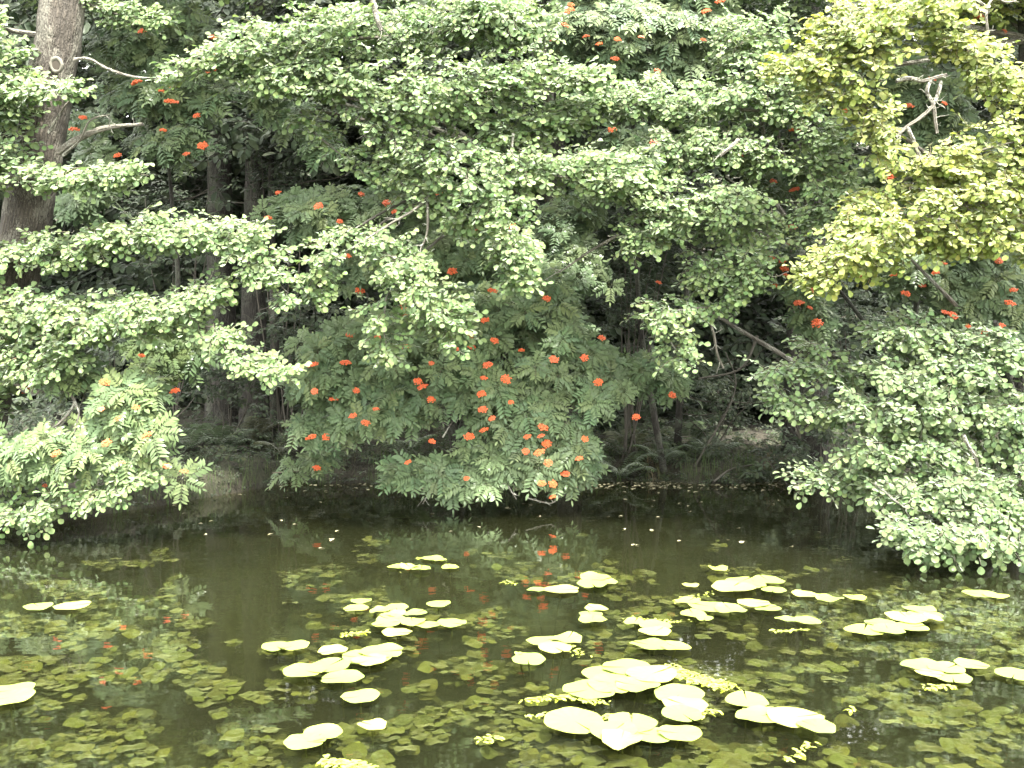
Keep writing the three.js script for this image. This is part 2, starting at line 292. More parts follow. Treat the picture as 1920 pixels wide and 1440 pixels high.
// leaning alder at the left edge
{
  const D = 11.6, base = at(-82, 985, D); base.y = land(base.x, base.z) - 0.05;
  const t = thing('alder_tree', 'leaning grey-barked alder with a round knot and tiers of leaves at the left edge', 'tree', base);
  const trunkPts = [base, at(-55, 860, D), at(-28, 740, D), at(8, 590, D), at(44, 450, D), at(64, 330, D), at(88, 200, D), at(110, 70, D), at(128, -80, D), at(150, -300, D), at(165, -520, D)];
  const trunk = mesh('trunk', tube(trunkPts, (u) => 0.335 - 0.1 * u + 0.16 * pow(1 - min(1, u * 9), 2), { sides: 28, steps: 110, rough: 0.07, freq: 4 }), M.alderBark, t);
  // the round scar of a lost limb
  const kc = at(106, 122, D - 0.295), ring = new THREE.TorusGeometry(0.085, 0.026, 8, 22); { const p = ring.attributes.position; for (let i = 0; i < p.count; i++) { const k = 1 + 0.12 * n3(p.getX(i) * 14, p.getY(i) * 14, 3); p.setXYZ(i, p.getX(i) * k * 0.85, p.getY(i) * k, p.getZ(i)); } ring.computeVertexNormals(); }
  const face = new THREE.Matrix4().makeRotationFromEuler(new THREE.Euler(0.1, -0.1, 0)).setPosition(kc);
  const knot = mesh('knot', ring.applyMatrix4(face), M.knot, t); knot.userData.label = 'pale round scar of a lost limb';
  mesh('hollow', new THREE.CylinderGeometry(0.06, 0.06, 0.03, 14).applyMatrix4(new THREE.Matrix4().makeRotationX(PI / 2)).applyMatrix4(face), M.hollow, knot);
  const list = [];
  const B = [
    [[-90, 10, 11.2, 45], [-20, 90, 11, 60], [20, 190, 11, 45], [-10, 280, 11, 55]],
    [[-60, 330, 10.9, 40], [70, 325, 10.9, 34], [150, 335, 10.8, 34], [225, 320, 10.7, 26]],
    [[-60, 180, 10.9, 55], [30, 170, 10.8, 26], [120, 165, 10.8, 20]],
    [[-60, 480, 11, 50], [90, 470, 10.9, 42], [230, 430, 10.8, 48], [360, 430, 10.8, 48], [440, 440, 10.8, 46], [500, 500, 10.8, 44], [540, 545, 10.8, 26]],
    [[-80, 590, 10.8, 60], [60, 590, 10.8, 62], [190, 590, 10.7, 56], [300, 590, 10.6, 46], [365, 555, 10.6, 32]],
    [[300, 620, 10.7, 24], [400, 610, 10.6, 24], [430, 650, 10.5, 34], [485, 685, 10.4, 26], [525, 694, 10.4, 10]],
    [[150, 610, 10.7, 52], [110, 670, 10.6, 36], [60, 690, 10.6, 36], [20, 660, 10.7, 50]],
    [[-100, 985, 10.6, 40], [20, 960, 10.5, 28], [110, 945, 10.4, 30], [190, 925, 10.4, 26], [262, 888, 10.4, 18]],
    [[-60, 760, 11.2, 50], [0, 700, 11.1, 30]],
    [[150, -10, 11.8, 30], [220, 20, 11.9, 34], [300, 40, 12, 28]],
    [[20, 880, 10.7, 30], [90, 860, 10.7, 28], [130, 880, 10.6, 24]],
    [[120, -60, 11.4, 80], [-40, -120, 11.4, 90], [-160, -60, 11.4, 90]], [[150, -180, 11.5, 110], [330, -240, 11.3, 100]], [[160, -380, 11.5, 160], [-120, -330, 11.5, 140]],
  ];
  for (const pts of B) {
    const s = bough(list, ALDER, pts, { squash: 0.9 }); const from = trunkPts.reduce((a, b) => (b.distanceTo(s.P[0]) + abs(b.y - s.P[0].y) < a.distanceTo(s.P[0]) + abs(a.y - s.P[0].y) ? b : a));
    branchOf(t, [from, from.clone().lerp(s.P[0], 0.5).add(V(0, -0.1, 0)), ...s.P.map((p, i) => p.clone().add(V(0, -0.3 * s.rad[i], 0)))], 0.035, 0.008);
  }
  // bare limbs beside the trunk
  for (const [pts, r0, r1] of [
    [[[140, 112, 11.3], [165, 110, 11.2], [205, 130, 11.1], [260, 145, 11], [320, 142, 11], [345, 120, 11]], 0.022, 0.008],
    [[[110, 285, 11.3], [150, 258, 11.2], [200, 240, 11.1], [268, 233, 11]], 0.05, 0.018],
    [[[118, 292, 11.2], [150, 262, 11.1], [170, 225, 11], [205, 215, 11]], 0.02, 0.006],
    [[[-10, 725, 11.2], [22, 712, 11], [45, 732, 10.9], [75, 735, 10.8], [105, 728, 10.8], [140, 752, 10.7], [115, 790, 10.6], [88, 808, 10.6], [66, 812, 10.6]], 0.036, 0.012],
    [[[140, 752, 10.7], [148, 775, 10.6], [140, 810, 10.6], [135, 850, 10.6]], 0.014, 0.007],
    [[[90, 250, 11.2], [130, 190, 11.2], [152, 183, 11.1]], 0.02, 0.006],
  ]) bareLimb(t, pts.map((p) => at(...p)), r0, r1);
  dress(t, list, ALDER, leafMat(...alderA), tintsOf(...alderA));
}
// alder behind, whose boughs hang over the middle of the pond
{
  const base = V(1.1, 0, -16.6); base.y = land(base.x, base.z) - 0.05;
  const t = thing('alder_tree', 'tall alder whose pale leafy boughs hang over the middle of the pond', 'tree', base);
  const trunkPts = [base, V(1.0, 2.2, -16.3), V(0.8, 4.6, -15.8), V(0.7, 7, -15.3), V(0.5, 10, -15), V(0.4, 13, -14.8)];
  mesh('trunk', tube(trunkPts, taper(0.24, 0.1), { sides: 18, steps: 60, rough: 0.06, freq: 4 }), M.darkBark, t);
  const list = [];
  const B = [
    [[1000, 60, 12, 40], [900, 40, 11.6, 66], [760, 50, 11.4, 66], [620, 60, 11.2, 62], [480, 80, 11.1, 46], [360, 130, 11, 30]],
    [[1000, 20, 12, 40], [880, 20, 11.2, 40], [960, 30, 11.1, 32]],
    [[560, 110, 11.3, 50], [650, 170, 11.2, 60], [780, 165, 11.1, 64], [900, 160, 11.1, 60], [1010, 140, 11.1, 50], [1085, 140, 11.1, 24]],
    [[430, 130, 11.2, 34], [520, 150, 11.1, 40], [600, 160, 11.2, 40]],
    [[700, 210, 11.4, 50], [760, 270, 11.2, 54], [860, 310, 11, 58], [930, 370, 10.9, 50], [960, 440, 10.8, 42], [970, 510, 10.8, 20]],
    [[720, 300, 11.4, 36], [770, 350, 11.3, 40], [830, 380, 11.2, 36], [880, 420, 11.1, 40]],
    [[660, 430, 11.2, 22], [620, 470, 11.1, 36], [600, 500, 11.1, 34], [590, 540, 11.1, 24]],
    [[690, 445, 11.1, 32], [745, 480, 11, 44], [790, 550, 10.9, 56], [830, 590, 10.8, 46], [850, 630, 10.8, 22]],
    [[720, 560, 11, 36], [720, 620, 11, 26], [728, 668, 11, 16]],
    [[900, 230, 11.5, 70], [1000, 240, 11.5, 60], [1060, 210, 11.5, 34]],
    [[960, 310, 11.2, 56], [1070, 320, 11.1, 54], [1160, 330, 11.1, 44]],
    [[560, 210, 11.5, 24], [690, 330, 11.5, 20]],
    [[960, -80, 11.8, 100], [760, -100, 11.4, 100], [560, -80, 11.3, 90], [420, -60, 11.2, 60]], [[820, -260, 11.8, 150], [560, -300, 11.6, 140]], [[900, -480, 12, 180], [600, -520, 12, 150]],
  ];
  for (const pts of B) {
    const s = bough(list, ALDER, pts, { squash: 1.05, deep: 1.3, gap: -0.4 }); const up = s.P[0].clone().lerp(trunkPts[2], 0.55).add(V(0, 0.5, 0));
    branchOf(t, [trunkPts.reduce((a, b) => (abs(b.y - s.P[0].y + 0.6) < abs(a.y - s.P[0].y + 0.6) ? b : a)), up, ...s.P.map((p, i) => p.clone().add(V(0, -0.3 * s.rad[i], 0)))], 0.05, 0.008);
  }
  for (const [pts, r0, r1] of [
    [[[800, 368, 11.1], [802, 400, 11], [800, 440, 11], [788, 470, 11]], 0.022, 0.012],
    [[[806, 366, 11.1], [775, 395, 11], [745, 412, 11], [700, 440, 10.9], [660, 466, 10.9]], 0.022, 0.01],
    [[[1160, 440, 12], [1100, 475, 12], [1060, 503, 12], [1040, 513, 12]], 0.022, 0.009],
    [[[735, 232, 11.2], [700, 238, 11.1], [684, 252, 11.1], [700, 262, 11.1]], 0.016, 0.007],
    [[[962, 250, 11], [960, 280, 11], [961, 295, 11]], 0.02, 0.014],
    [[[698, 0, 10.9], [706, 30, 10.9], [715, 58, 10.9]], 0.035, 0.03],
  ]) bareLimb(t, pts.map((p) => at(...p)), r0, r1);
  dress(t, list, ALDER, leafMat(...alderA), tintsOf(...alderA));
}
// alder right of the middle
{
  const base = V(5.5, 0, -15.9); base.y = land(base.x, base.z) - 0.05;
  const t = thing('alder_tree', 'alder with rounded grey-green masses of leaves right of the middle', 'tree', base);
  const trunkPts = [base, V(5.35, 2, -15.6), V(5.2, 4, -15.2), V(5, 7, -14.8), V(4.9, 11, -14.6)];
  mesh('trunk', tube(trunkPts, taper(0.26, 0.12), { sides: 18, steps: 60, rough: 0.06, freq: 4 }), M.darkBark, t);
  const list = [];
  const B = [
    [[1420, 60, 12.2, 50], [1380, 70, 12.2, 56], [1390, 130, 12.1, 50]],
    [[1450, 200, 12.1, 50], [1360, 190, 11.9, 56], [1250, 185, 11.8, 54], [1150, 190, 11.8, 40], [1080, 220, 11.8, 30]],
    [[1440, 290, 12, 44], [1340, 270, 11.8, 56], [1240, 290, 11.6, 56], [1180, 340, 11.5, 44]],
    [[1420, 400, 11.8, 50], [1350, 380, 11.6, 70], [1270, 390, 11.5, 64], [1220, 430, 11.4, 44], [1200, 450, 11.4, 26]],
    [[1440, 450, 11.7, 44], [1400, 500, 11.6, 50], [1380, 540, 11.6, 26]],
    [[1330, 480, 11.7, 44], [1320, 520, 11.7, 30]],
    [[1345, 572, 11.6, 12], [1280, 575, 11.5, 32], [1215, 585, 11.5, 36], [1250, 625, 11.4, 34], [1275, 665, 11.4, 14]],
    [[1470, 150, 12, 40], [1510, 230, 12, 44], [1560, 290, 12, 44]],
    [[1540, 330, 11.8, 44], [1600, 380, 11.7, 56], [1560, 400, 11.6, 40]],
    [[1480, -60, 12.2, 90], [1300, -80, 12.4, 90], [1120, -90, 12.5, 80]], [[1500, -250, 12.4, 160], [1180, -280, 12.6, 160]], [[1450, -480, 12.6, 180], [1150, -500, 12.8, 180]],
  ];
  for (const pts of B) {
    const s = bough(list, ALDER, pts, { tint: 0.97, squash: 1.0, deep: 1.3, gap: -0.34 });
    branchOf(t, [trunkPts.reduce((a, b) => (abs(b.y - s.P[0].y + 0.5) < abs(a.y - s.P[0].y + 0.5) ? b : a)), s.P[0].clone().add(V(0.1, 0, -0.9)), ...s.P.map((p, i) => p.clone().add(V(0, -0.3 * s.rad[i], 0)))], 0.045, 0.008);
  }
  for (const [pts, r0, r1] of [
    [[[1385, 262, 11.3], [1365, 280, 11.2], [1350, 292, 11.2]], 0.03, 0.02],
    [[[1325, 590, 11.5], [1338, 625, 11.6], [1345, 665, 11.7], [1356, 690, 11.8]], 0.02, 0.016],
    [[[1360, 330, 12], [1380, 345, 12], [1395, 352, 12]], 0.016, 0.008],
  ]) bareLimb(t, pts.map((p) => at(...p)), r0, r1);
  dress(t, list, ALDER, leafMat(...alderA), tintsOf(...alderA));
}
// yellow-green alder in the upper right
{
  const base = V(7.6, 0, -13.3); base.y = land(base.x, base.z) - 0.05;
  const t = thing('alder_tree', 'yellow-green alder with twisting bare limbs filling the upper right', 'tree', base), A = [0.18, 0.24, 0.038];
  const trunkPts = [base, V(7.5, 2, -12.9), V(7.3, 4, -12.3), V(7, 6.5, -11.9), V(6.8, 10, -11.7)];
  mesh('trunk', tube(trunkPts, taper(0.25, 0.12), { sides: 18, steps: 60, rough: 0.06, freq: 4 }), M.darkBark, t);
  const list = [];
  const B = [
    [[1760, 0, 10.8, 60], [1680, 30, 10.5, 66], [1590, 60, 10.4, 60], [1530, 110, 10.3, 54], [1490, 130, 10.3, 34]],
    [[1650, 90, 10.5, 50], [1600, 140, 10.4, 50], [1560, 170, 10.4, 40]],
    [[1780, 60, 10.7, 50], [1810, 80, 10.5, 40], [1850, 130, 10.4, 50], [1900, 180, 10.4, 56], [1960, 170, 10.4, 60]],
    [[1620, 180, 10.5, 40], [1640, 230, 10.4, 40], [1650, 290, 10.4, 30]],
    [[1700, 330, 10.6, 30], [1760, 300, 10.3, 46], [1830, 270, 10.2, 60], [1910, 250, 10.2, 60], [1980, 240, 10.2, 60]],
    [[1950, 330, 10.3, 70], [1870, 340, 10.2, 56], [1800, 370, 10.1, 56], [1730, 400, 10.1, 54], [1650, 440, 10.1, 50], [1570, 480, 10.1, 44], [1540, 510, 10.1, 20]],
    [[1640, 380, 10.5, 40], [1600, 430, 10.3, 44]],
    [[1960, 430, 10.3, 60], [1860, 430, 10.2, 56], [1780, 450, 10.2, 40]],
    [[1700, 470, 10.3, 34], [1650, 490, 10.3, 30]],
    [[1800, -90, 10.8, 100], [1620, -90, 10.7, 90], [1980, -60, 10.7, 110]], [[1750, -280, 11, 160], [2050, -260, 11, 160]], [[1800, -500, 11.2, 180], [2100, -480, 11.2, 180]], [[2060, 60, 10.8, 100], [2080, 260, 10.6, 100]],
  ];
  for (const pts of B) {
    const s = bough(list, ALDER, pts, { warm: 1.05, squash: 1.0, gap: -0.25 });
    branchOf(t, [trunkPts.reduce((a, b) => (abs(b.y - s.P[0].y + 0.5) < abs(a.y - s.P[0].y + 0.5) ? b : a)), s.P[0].clone().add(V(0.3, 0, -0.6)), ...s.P.map((p, i) => p.clone().add(V(0, -0.3 * s.rad[i], 0)))], 0.045, 0.008);
  }
  for (const [pts, r0, r1] of [
    [[[1680, 152, 10.3], [1705, 147, 10.3], [1730, 152, 10.3], [1752, 146, 10.3], [1775, 140, 10.3]], 0.026, 0.02],
    [[[1745, 150, 10.3], [1738, 170, 10.3], [1750, 198, 10.3], [1754, 230, 10.3], [1757, 250, 10.3]], 0.024, 0.018],
    [[[1764, 152, 10.3], [1758, 178, 10.3], [1748, 200, 10.3], [1720, 225, 10.3], [1700, 238, 10.3], [1680, 258, 10.3]], 0.024, 0.02],
    [[[1700, 238, 10.3], [1712, 262, 10.3], [1720, 285, 10.3], [1735, 320, 10.3], [1748, 350, 10.3]], 0.024, 0.017],
    [[[1830, 0, 10.8], [1848, 15, 10.8], [1849, 40, 10.8], [1852, 62, 10.8]], 0.024, 0.016],
    [[[1849, 15, 10.8], [1865, -4, 10.8], [1885, 4, 10.8], [1905, 2, 10.8]], 0.018, 0.012],
  ]) bareLimb(t, pts.map((p) => at(...p)), r0, r1);
  dress(t, list, ALDER, leafMat(...A, 0.45), tintsOf(...A, 0.45));
}
// low alder leaning over the water on the right
{
  const base = V(7.7, 0, -12.9); base.y = land(base.x, base.z) - 0.05;
  const t = thing('alder_bush', 'low bushy alder drooping to the water at the right edge', 'bush', base), A = [0.095, 0.155, 0.046];
  const stems = [[base, V(7.2, 0.9, -12), V(6.1, 1.9, -10.8), V(5.6, 2.6, -10.2)], [base.clone().add(V(0.2, 0, 0.1)), V(7.4, 0.7, -11.6), V(6.5, 1.1, -10.3)], [base.clone().add(V(-0.25, 0, 0.1)), V(6.5, 1, -12.3), V(5, 1.9, -11.9)]];
  for (const s of stems) branchOf(t, s, 0.09, 0.03, M.darkBark, 'stem');
  const list = [];
  const B = [
    [[1640, 700, 10.8, 30], [1560, 690, 10.8, 34], [1500, 690, 10.7, 32], [1445, 690, 10.7, 16]],
    [[1560, 660, 10.8, 24], [1520, 640, 10.8, 18]],
    [[1640, 780, 10.7, 36], [1560, 765, 10.7, 36], [1490, 755, 10.7, 30], [1470, 740, 10.7, 18]],
    [[1780, 640, 10.5, 50], [1720, 620, 10.4, 56], [1670, 620, 10.4, 34]],
    [[1920, 640, 10.3, 60], [1860, 660, 10.2, 56], [1790, 700, 10.2, 60], [1700, 700, 10.2, 50]],
    [[1800, 770, 10.2, 60], [1720, 770, 10.1, 60], [1650, 760, 10.1, 46]],
    [[1960, 760, 10, 70], [1880, 770, 9.9, 56], [1900, 850, 9.8, 60]],
    [[1780, 830, 10, 50], [1700, 830, 10, 54], [1630, 840, 10, 40]],
    [[1700, 890, 10.1, 44], [1620, 890, 10.2, 46], [1560, 900, 10.3, 40], [1530, 900, 10.3, 26]],
    [[1900, 910, 9.7, 60], [1800, 910, 9.6, 60], [1710, 920, 9.6, 46], [1670, 925, 9.6, 26]],
    [[1980, 1000, 9.2, 56], [1880, 1005, 9.1, 50], [1790, 1000, 9, 48], [1710, 1000, 9, 28]],
    [[1940, 960, 9.4, 50], [1840, 960, 9.3, 40]],
    [[2060, 620, 10.4, 90], [2080, 800, 10, 90], [2080, 940, 9.6, 80]],
  ];
  for (const pts of B) {
    const s = bough(list, ALDER, pts, { tint: 0.95, gap: -0.08, squash: 0.7 });
    branchOf(t, [pick(stems)[2], s.P[0].clone().add(V(0.2, -0.1, -0.4)), ...s.P.map((p, i) => p.clone().add(V(0, -0.3 * s.rad[i], 0)))], 0.03, 0.007);
  }
  for (const [pts, r0, r1] of [
    [[[1805, 815, 9.7], [1815, 835, 9.7], [1830, 860, 9.7], [1835, 890, 9.7]], 0.022, 0.014],
    [[[1640, 905, 9.5], [1680, 940, 9.4], [1710, 960, 9.4]], 0.016, 0.008],
    [[[1480, 760, 11], [1490, 790, 11.2], [1500, 820, 11.6]], 0.018, 0.02],
  ]) bareLimb(t, pts.map((p) => at(...p)), r0, r1);
  dress(t, list, ALDER, leafMat(...A), tintsOf(...A));
}

// ---------------------------------------------------------------- rowans with berries
function berryCluster(seed) {
  const r = seeded(seed), geos = [], ball = new THREE.IcosahedronGeometry(0.0125, 0);
  for (let i = 0; i < 34; i++) { const a = i * 2.4, q = sqrt(i / 34) * 0.062; const g = ball.clone().scale(0.85 + r() * 0.4, 0.8 + r() * 0.4, 0.85 + r() * 0.4); g.translate(cos(a) * q * (0.9 + 0.4 * r()), 0.036 - q * q * 7 + (r() - 0.5) * 0.02, sin(a) * q * (0.9 + 0.4 * r())); geos.push(g); }
  return mergeGeometries(geos);
}
const berryGeos = [71, 72, 73, 74].map(berryCluster);
function rowan(label, base, stems, boughs, berries, opts, A = [0.088, 0.134, 0.055]) {
  base.y = land(base.x, base.z) - 0.05;
  const t = thing('rowan_tree', label, 'tree', base), list = [];
  stems.forEach((s) => branchOf(t, [base.clone().add(V(R(-0.25, 0.25), 0, R(-0.15, 0.15))), ...s.map((p) => at(...p))], 0.07, 0.02, M.darkBark, 'stem'));
  for (const pts of boughs) {
    const s = bough(list, ROWAN, pts, opts);
    if (s.P.length > 1) branchOf(t, s.P.map((p, i) => p.clone().add(V(0, -0.2 * s.rad[i], -0.3 * s.rad[i]))), 0.022, 0.008, M.twig);
  }
  for (const [pts, r0, r1] of opts.bare ?? []) bareLimb(t, pts.map((p) => at(...p)), r0, r1);
  const pix = list.map((e) => toPixel(e.p));
  berries.forEach(([px, py], i) => {
    let D = 1e9; list.forEach((e, k) => { const d = Math.hypot(pix[k][0] - px, pix[k][1] - py); if (d < 34) D = min(D, -e.p.z); });
    if (D > 1e8) D = opts.D ?? 12.5;
    const o = new THREE.Mesh(berryGeos[i % 4], M.berry); o.name = 'berry_cluster'; o.castShadow = o.receiveShadow = true;
    o.position.copy(at(px, py, D - 0.2)).sub(t.position); o.rotation.set(R(0.2, 1.0), R(0, 6), R(-0.4, 0.4), 'ZXY'); const k = R(0.6, 1.1) * (D / 12.5); o.scale.set(k, k, k); t.add(o);
  });
  dress(t, list, ROWAN, leafMat(...A, 0.25, 0.35), tintsOf(...A, 0.25, 0.35));
  return t;
}
rowan('broad rowan bush full of orange berries hanging over the water at centre', V(-1, 0, -15.9), [[[850, 780, 15.2], [840, 600, 14.6], [800, 420, 14]], [[880, 760, 15.2], [960, 650, 14.4]], [[835, 790, 15], [720, 690, 14.2]], [[870, 800, 15.3], [1050, 620, 14.5]]], [
  [[800, 380, 13.8, 70], [700, 390, 13.6, 70], [600, 400, 13.5, 64], [530, 400, 13.5, 30]],
  [[760, 470, 13.8, 60], [680, 500, 13.7, 50]],
  [[860, 480, 13.6, 80], [950, 500, 13.5, 80], [1020, 540, 13.4, 70]],
  [[860, 590, 13.5, 80], [740, 620, 13.3, 80], [640, 650, 13.2, 60]],
  [[900, 600, 13.3, 90], [1000, 620, 13.2, 80], [1090, 640, 13.2, 60], [1125, 700, 13.2, 40]],
  [[780, 690, 13.1, 80], [680, 700, 13, 70], [590, 720, 13, 50]],
  [[760, 760, 13, 60], [680, 780, 12.9, 60], [600, 800, 12.9, 30]],
  [[900, 720, 13, 60], [980, 720, 12.9, 90], [1080, 730, 12.9, 60]],
  [[940, 800, 12.8, 60], [1020, 800, 12.7, 70], [1080, 840, 12.7, 44]],
  [[900, 860, 12.7, 50], [980, 870, 12.6, 50], [1050, 880, 12.6, 40]],
  [[830, 880, 12.7, 40], [770, 890, 12.7, 30], [740, 890, 12.7, 16]],
  [[900, 900, 12.6, 32], [860, 905, 12.6, 24]],
  [[1180, 690, 13.6, 40], [1230, 700, 13.6, 40], [1260, 720, 13.6, 20]],
  [[1100, 500, 13.8, 60], [1040, 440, 13.8, 50], [1090, 390, 13.9, 50]],
  [[600, 860, 13.5, 24], [560, 880, 13.5, 16], [510, 885, 13.5, 16]],
], [[522, 362], [677, 365], [725, 382], [742, 398], [637, 416], [652, 481], [598, 388], [832, 367], [817, 366], [503, 410], [675, 547], [755, 578], [760, 592], [656, 628], [708, 633], [760, 651], [588, 686], [647, 682], [809, 682], [883, 628], [927, 640], [978, 658], [853, 655], [884, 653], [848, 510], [923, 547], [1025, 561], [909, 602], [907, 710], [948, 712], [915, 686], [783, 716], [793, 727], [808, 750], [903, 740], [958, 755], [626, 750], [668, 733], [590, 735], [705, 768], [662, 781], [685, 794], [905, 770], [923, 786], [908, 808], [880, 820], [810, 829], [765, 868], [875, 898], [584, 822], [612, 820], [594, 879], [989, 820], [1015, 819], [1017, 803], [1025, 833], [1012, 850], [1028, 869], [986, 847], [1038, 675], [1096, 672], [1122, 718], [1128, 635], [1096, 824], [1086, 861], [1060, 890], [1016, 908], [1036, 909], [1036, 933], [1193, 783], [1260, 742], [962, 427], [896, 433], [1235, 531], [1131, 368]], { lean: 0.9, gap: -0.08, bare: [[[[945, 900, 12.6], [955, 915, 12.5], [968, 936, 12.5]], 0.014, 0.006], [[[985, 932, 12.5], [1005, 938, 12.5], [1035, 943, 12.5], [1050, 930, 12.5]], 0.013, 0.006], [[[806, 918, 12.6], [800, 932, 12.6], [792, 945, 12.6]], 0.012, 0.005], [[[830, 820, 12.8], [850, 790, 13], [868, 783, 13.2]], 0.012, 0.008]] });
rowan('rowan in the upper middle behind pale alder boughs with scattered berries', V(2.6, 0, -16.5), [[[1200, 600, 15.8], [1190, 300, 15], [1180, 80, 14]]], [
  [[1060, 60, 13.2, 60], [1120, 80, 13.1, 70], [1200, 80, 13, 80], [1290, 70, 13, 66]],
  [[1100, 10, 13.2, 50], [1230, 10, 13.1, 70], [1330, 20, 13.1, 50]],
  [[1090, 160, 13.1, 34], [1150, 140, 13.1, 40], [1260, 130, 13.1, 40]],
  [[1140, 270, 13.2, 40], [1220, 260, 13.2, 30]],
  [[1100, -90, 13.2, 90], [1300, -90, 13.2, 90]], [[1500, 40, 13.4, 60], [1480, 110, 13.4, 40]],
], [[1070, 10], [1011, 56], [1058, 49], [1037, 77], [1099, 70], [1153, 112], [1232, 134], [1123, 84], [1158, 75], [1202, 71], [1068, 22], [1324, 23], [1350, 5], [1318, 76], [1148, 245], [1225, 268]], { lean: 0.9, D: 13 });
rowan('dim rowan between the leaning trunk and the dark hollow, berries among twigs', V(-6.2, 0, -14.6), [[[330, 600, 14.2], [320, 350, 14], [300, 200, 13.6]]], [
  [[200, 90, 13.4, 60], [290, 100, 13.3, 60], [380, 90, 13.3, 50]], [[200, 30, 13.4, 60], [330, 20, 13.4, 60]], [[240, 180, 13.4, 60], [330, 190, 13.3, 60], [390, 180, 13.3, 40]],
  [[300, 260, 13.4, 60], [350, 270, 13.3, 46]], [[170, 250, 13, 50], [200, 340, 13, 40], [150, 380, 13, 40]], [[500, 190, 13.8, 40], [560, 240, 13.8, 40], [600, 270, 13.8, 30]], [[250, -100, 13.6, 110], [450, -80, 13.6, 90]],
], [[400, 72], [397, 135], [405, 107], [268, 60], [302, 172], [325, 165], [317, 192], [328, 194], [257, 157], [369, 218], [306, 246], [380, 275], [350, 290], [139, 245], [155, 222], [222, 322], [221, 293]], { lean: 0.9, D: 13 });
rowan('rowan bent low over the water beneath the leaning alder', V(-7.2, 0, -12.2), [[[60, 900, 12], [120, 800, 11.8], [200, 740, 11.5]]], [
  [[120, 720, 10.95, 50], [190, 730, 10.75, 50], [250, 740, 10.65, 50]], [[200, 790, 10.65, 44], [265, 790, 10.55, 44], [290, 830, 10.55, 30]], [[20, 850, 10.45, 50], [90, 850, 10.45, 46], [170, 850, 10.45, 50]],
  [[200, 860, 10.55, 36], [260, 870, 10.55, 30]], [[300, 875, 10.55, 14], [335, 888, 10.55, 20]], [[270, 620, 12.40, 50], [350, 650, 12.40, 46], [300, 690, 12.30, 40]], [[-80, 880, 10.45, 70], [-60, 800, 10.65, 60]],
], [[85, 635], [265, 668], [196, 719], [190, 768], [255, 765], [222, 787], [276, 818], [328, 735], [200, 832], [105, 852], [228, 870], [312, 875], [345, 885], [47, 730], [22, 678], [85, 912]], { lean: 0.9, D: 11.5, warm: 1.03 }, [0.083, 0.13, 0.042]);
rowan('rowan with many berry clusters between the two right-hand alders', V(7.2, 0, -14.6), [[[1700, 700, 13.8], [1720, 560, 13.4], [1700, 300, 13]], [[1680, 690, 13.8], [1540, 500, 13.4]]], [
  [[1700, 500, 12.4, 60], [1780, 530, 12.2, 66], [1870, 560, 12.1, 66], [1940, 560, 12, 60]], [[1790, 470, 12.3, 50], [1880, 480, 12.2, 50]], [[1760, 590, 12.1, 44], [1840, 620, 12, 44], [1900, 630, 12, 40]],
  [[1480, 420, 13, 40], [1490, 480, 13, 50], [1500, 540, 13, 44], [1530, 600, 13, 26]], [[1440, 350, 13.1, 40], [1490, 340, 13.1, 40], [1560, 260, 13, 40]], [[1720, 200, 12.4, 66], [1780, 170, 12.3, 70], [1700, 280, 12.4, 56]],
  [[1800, 40, 12.4, 70], [1880, 50, 12.4, 60]], [[1660, 340, 12.6, 44], [1700, 400, 12.6, 50]], [[1800, 260, 12.4, 60], [1640, 120, 12.6, 60]],
], [[1490, 246], [1388, 294], [1450, 341], [1490, 358], [1482, 457], [1474, 517], [1467, 492], [1446, 487], [1485, 427], [1452, 537], [1520, 545], [1518, 578], [1498, 570], [1532, 607], [1470, 505], [1610, 192], [1587, 210], [1705, 200], [1770, 195], [1748, 150], [1668, 333], [1600, 390], [1612, 516], [1675, 516], [1698, 552], [1730, 537], [1754, 513], [1768, 495], [1770, 586], [1785, 593], [1815, 613], [1846, 628], [1870, 615], [1877, 613], [1742, 711], [1900, 545], [1893, 570], [1870, 490], [1695, 465], [1785, 42], [1822, 50], [1835, 33], [1883, 60]], { lean: 0.9, D: 12 });

// ---------------------------------------------------------------- wood behind
function woodTree(name, label, x, z, r, h, bare, crownR) {
  const base = V(x, land(x, z) - 0.1, z), t = thing(name, label, 'tree', base, 'trees in the dark wood'), lean = R(-0.4, 0.4);
  mesh('trunk', tube([base, V(x + lean * 0.3, h * 0.3, z), V(x + lean * 0.7, h * 0.65, z + R(-0.2, 0.2)), V(x + lean, h, z)], (u) => r * (1.1 - 0.75 * u), { sides: 14, steps: 40, rough: 0.06, freq: 4 }), M.darkBark, t);
  for (let i = 0; i < bare; i++) {       // dead lower limbs
    const y = R(1.2, 6.5), a = R(-0.3, PI + 0.3), l = R(0.8, 2.2), from = V(x + lean * y / h, y, z), to = from.clone().add(V(cos(a) * l, R(-0.5, 0.35), sin(a) * l * 0.7)), pts = wiggle(from, to, 4, 0.07, 0.1);
    const g = [tube(pts, taper(0.016, 0.004), { sides: 4, steps: 8 })];
    for (let k = 0; k < 4; k++) { const s = from.clone().lerp(to, R(0.3, 0.95)); g.push(tube(wiggle(s, s.clone().add(V(R(-0.5, 0.5), R(-0.35, 0.3), R(-0.3, 0.5))), 3, 0.04), taper(0.007, 0.003), { sides: 3, steps: 5 })); }
    mesh('dead_branch', mergeGeometries(g), M.dead, t);
  }
  const list = [];
  for (let i = 0; i < 7; i++) { const y = R(h * 0.55, h), c = V(x + R(-1, 1) * crownR, y, z + R(-1, 1) * crownR); crownBlob(list, c, R(0.8, 1.5) * crownR * 0.5, 30); }
  dress(t, list, BRUSH, leafMat(0.034, 0.052, 0.022, 0.3, 0.08), null, 0);
}
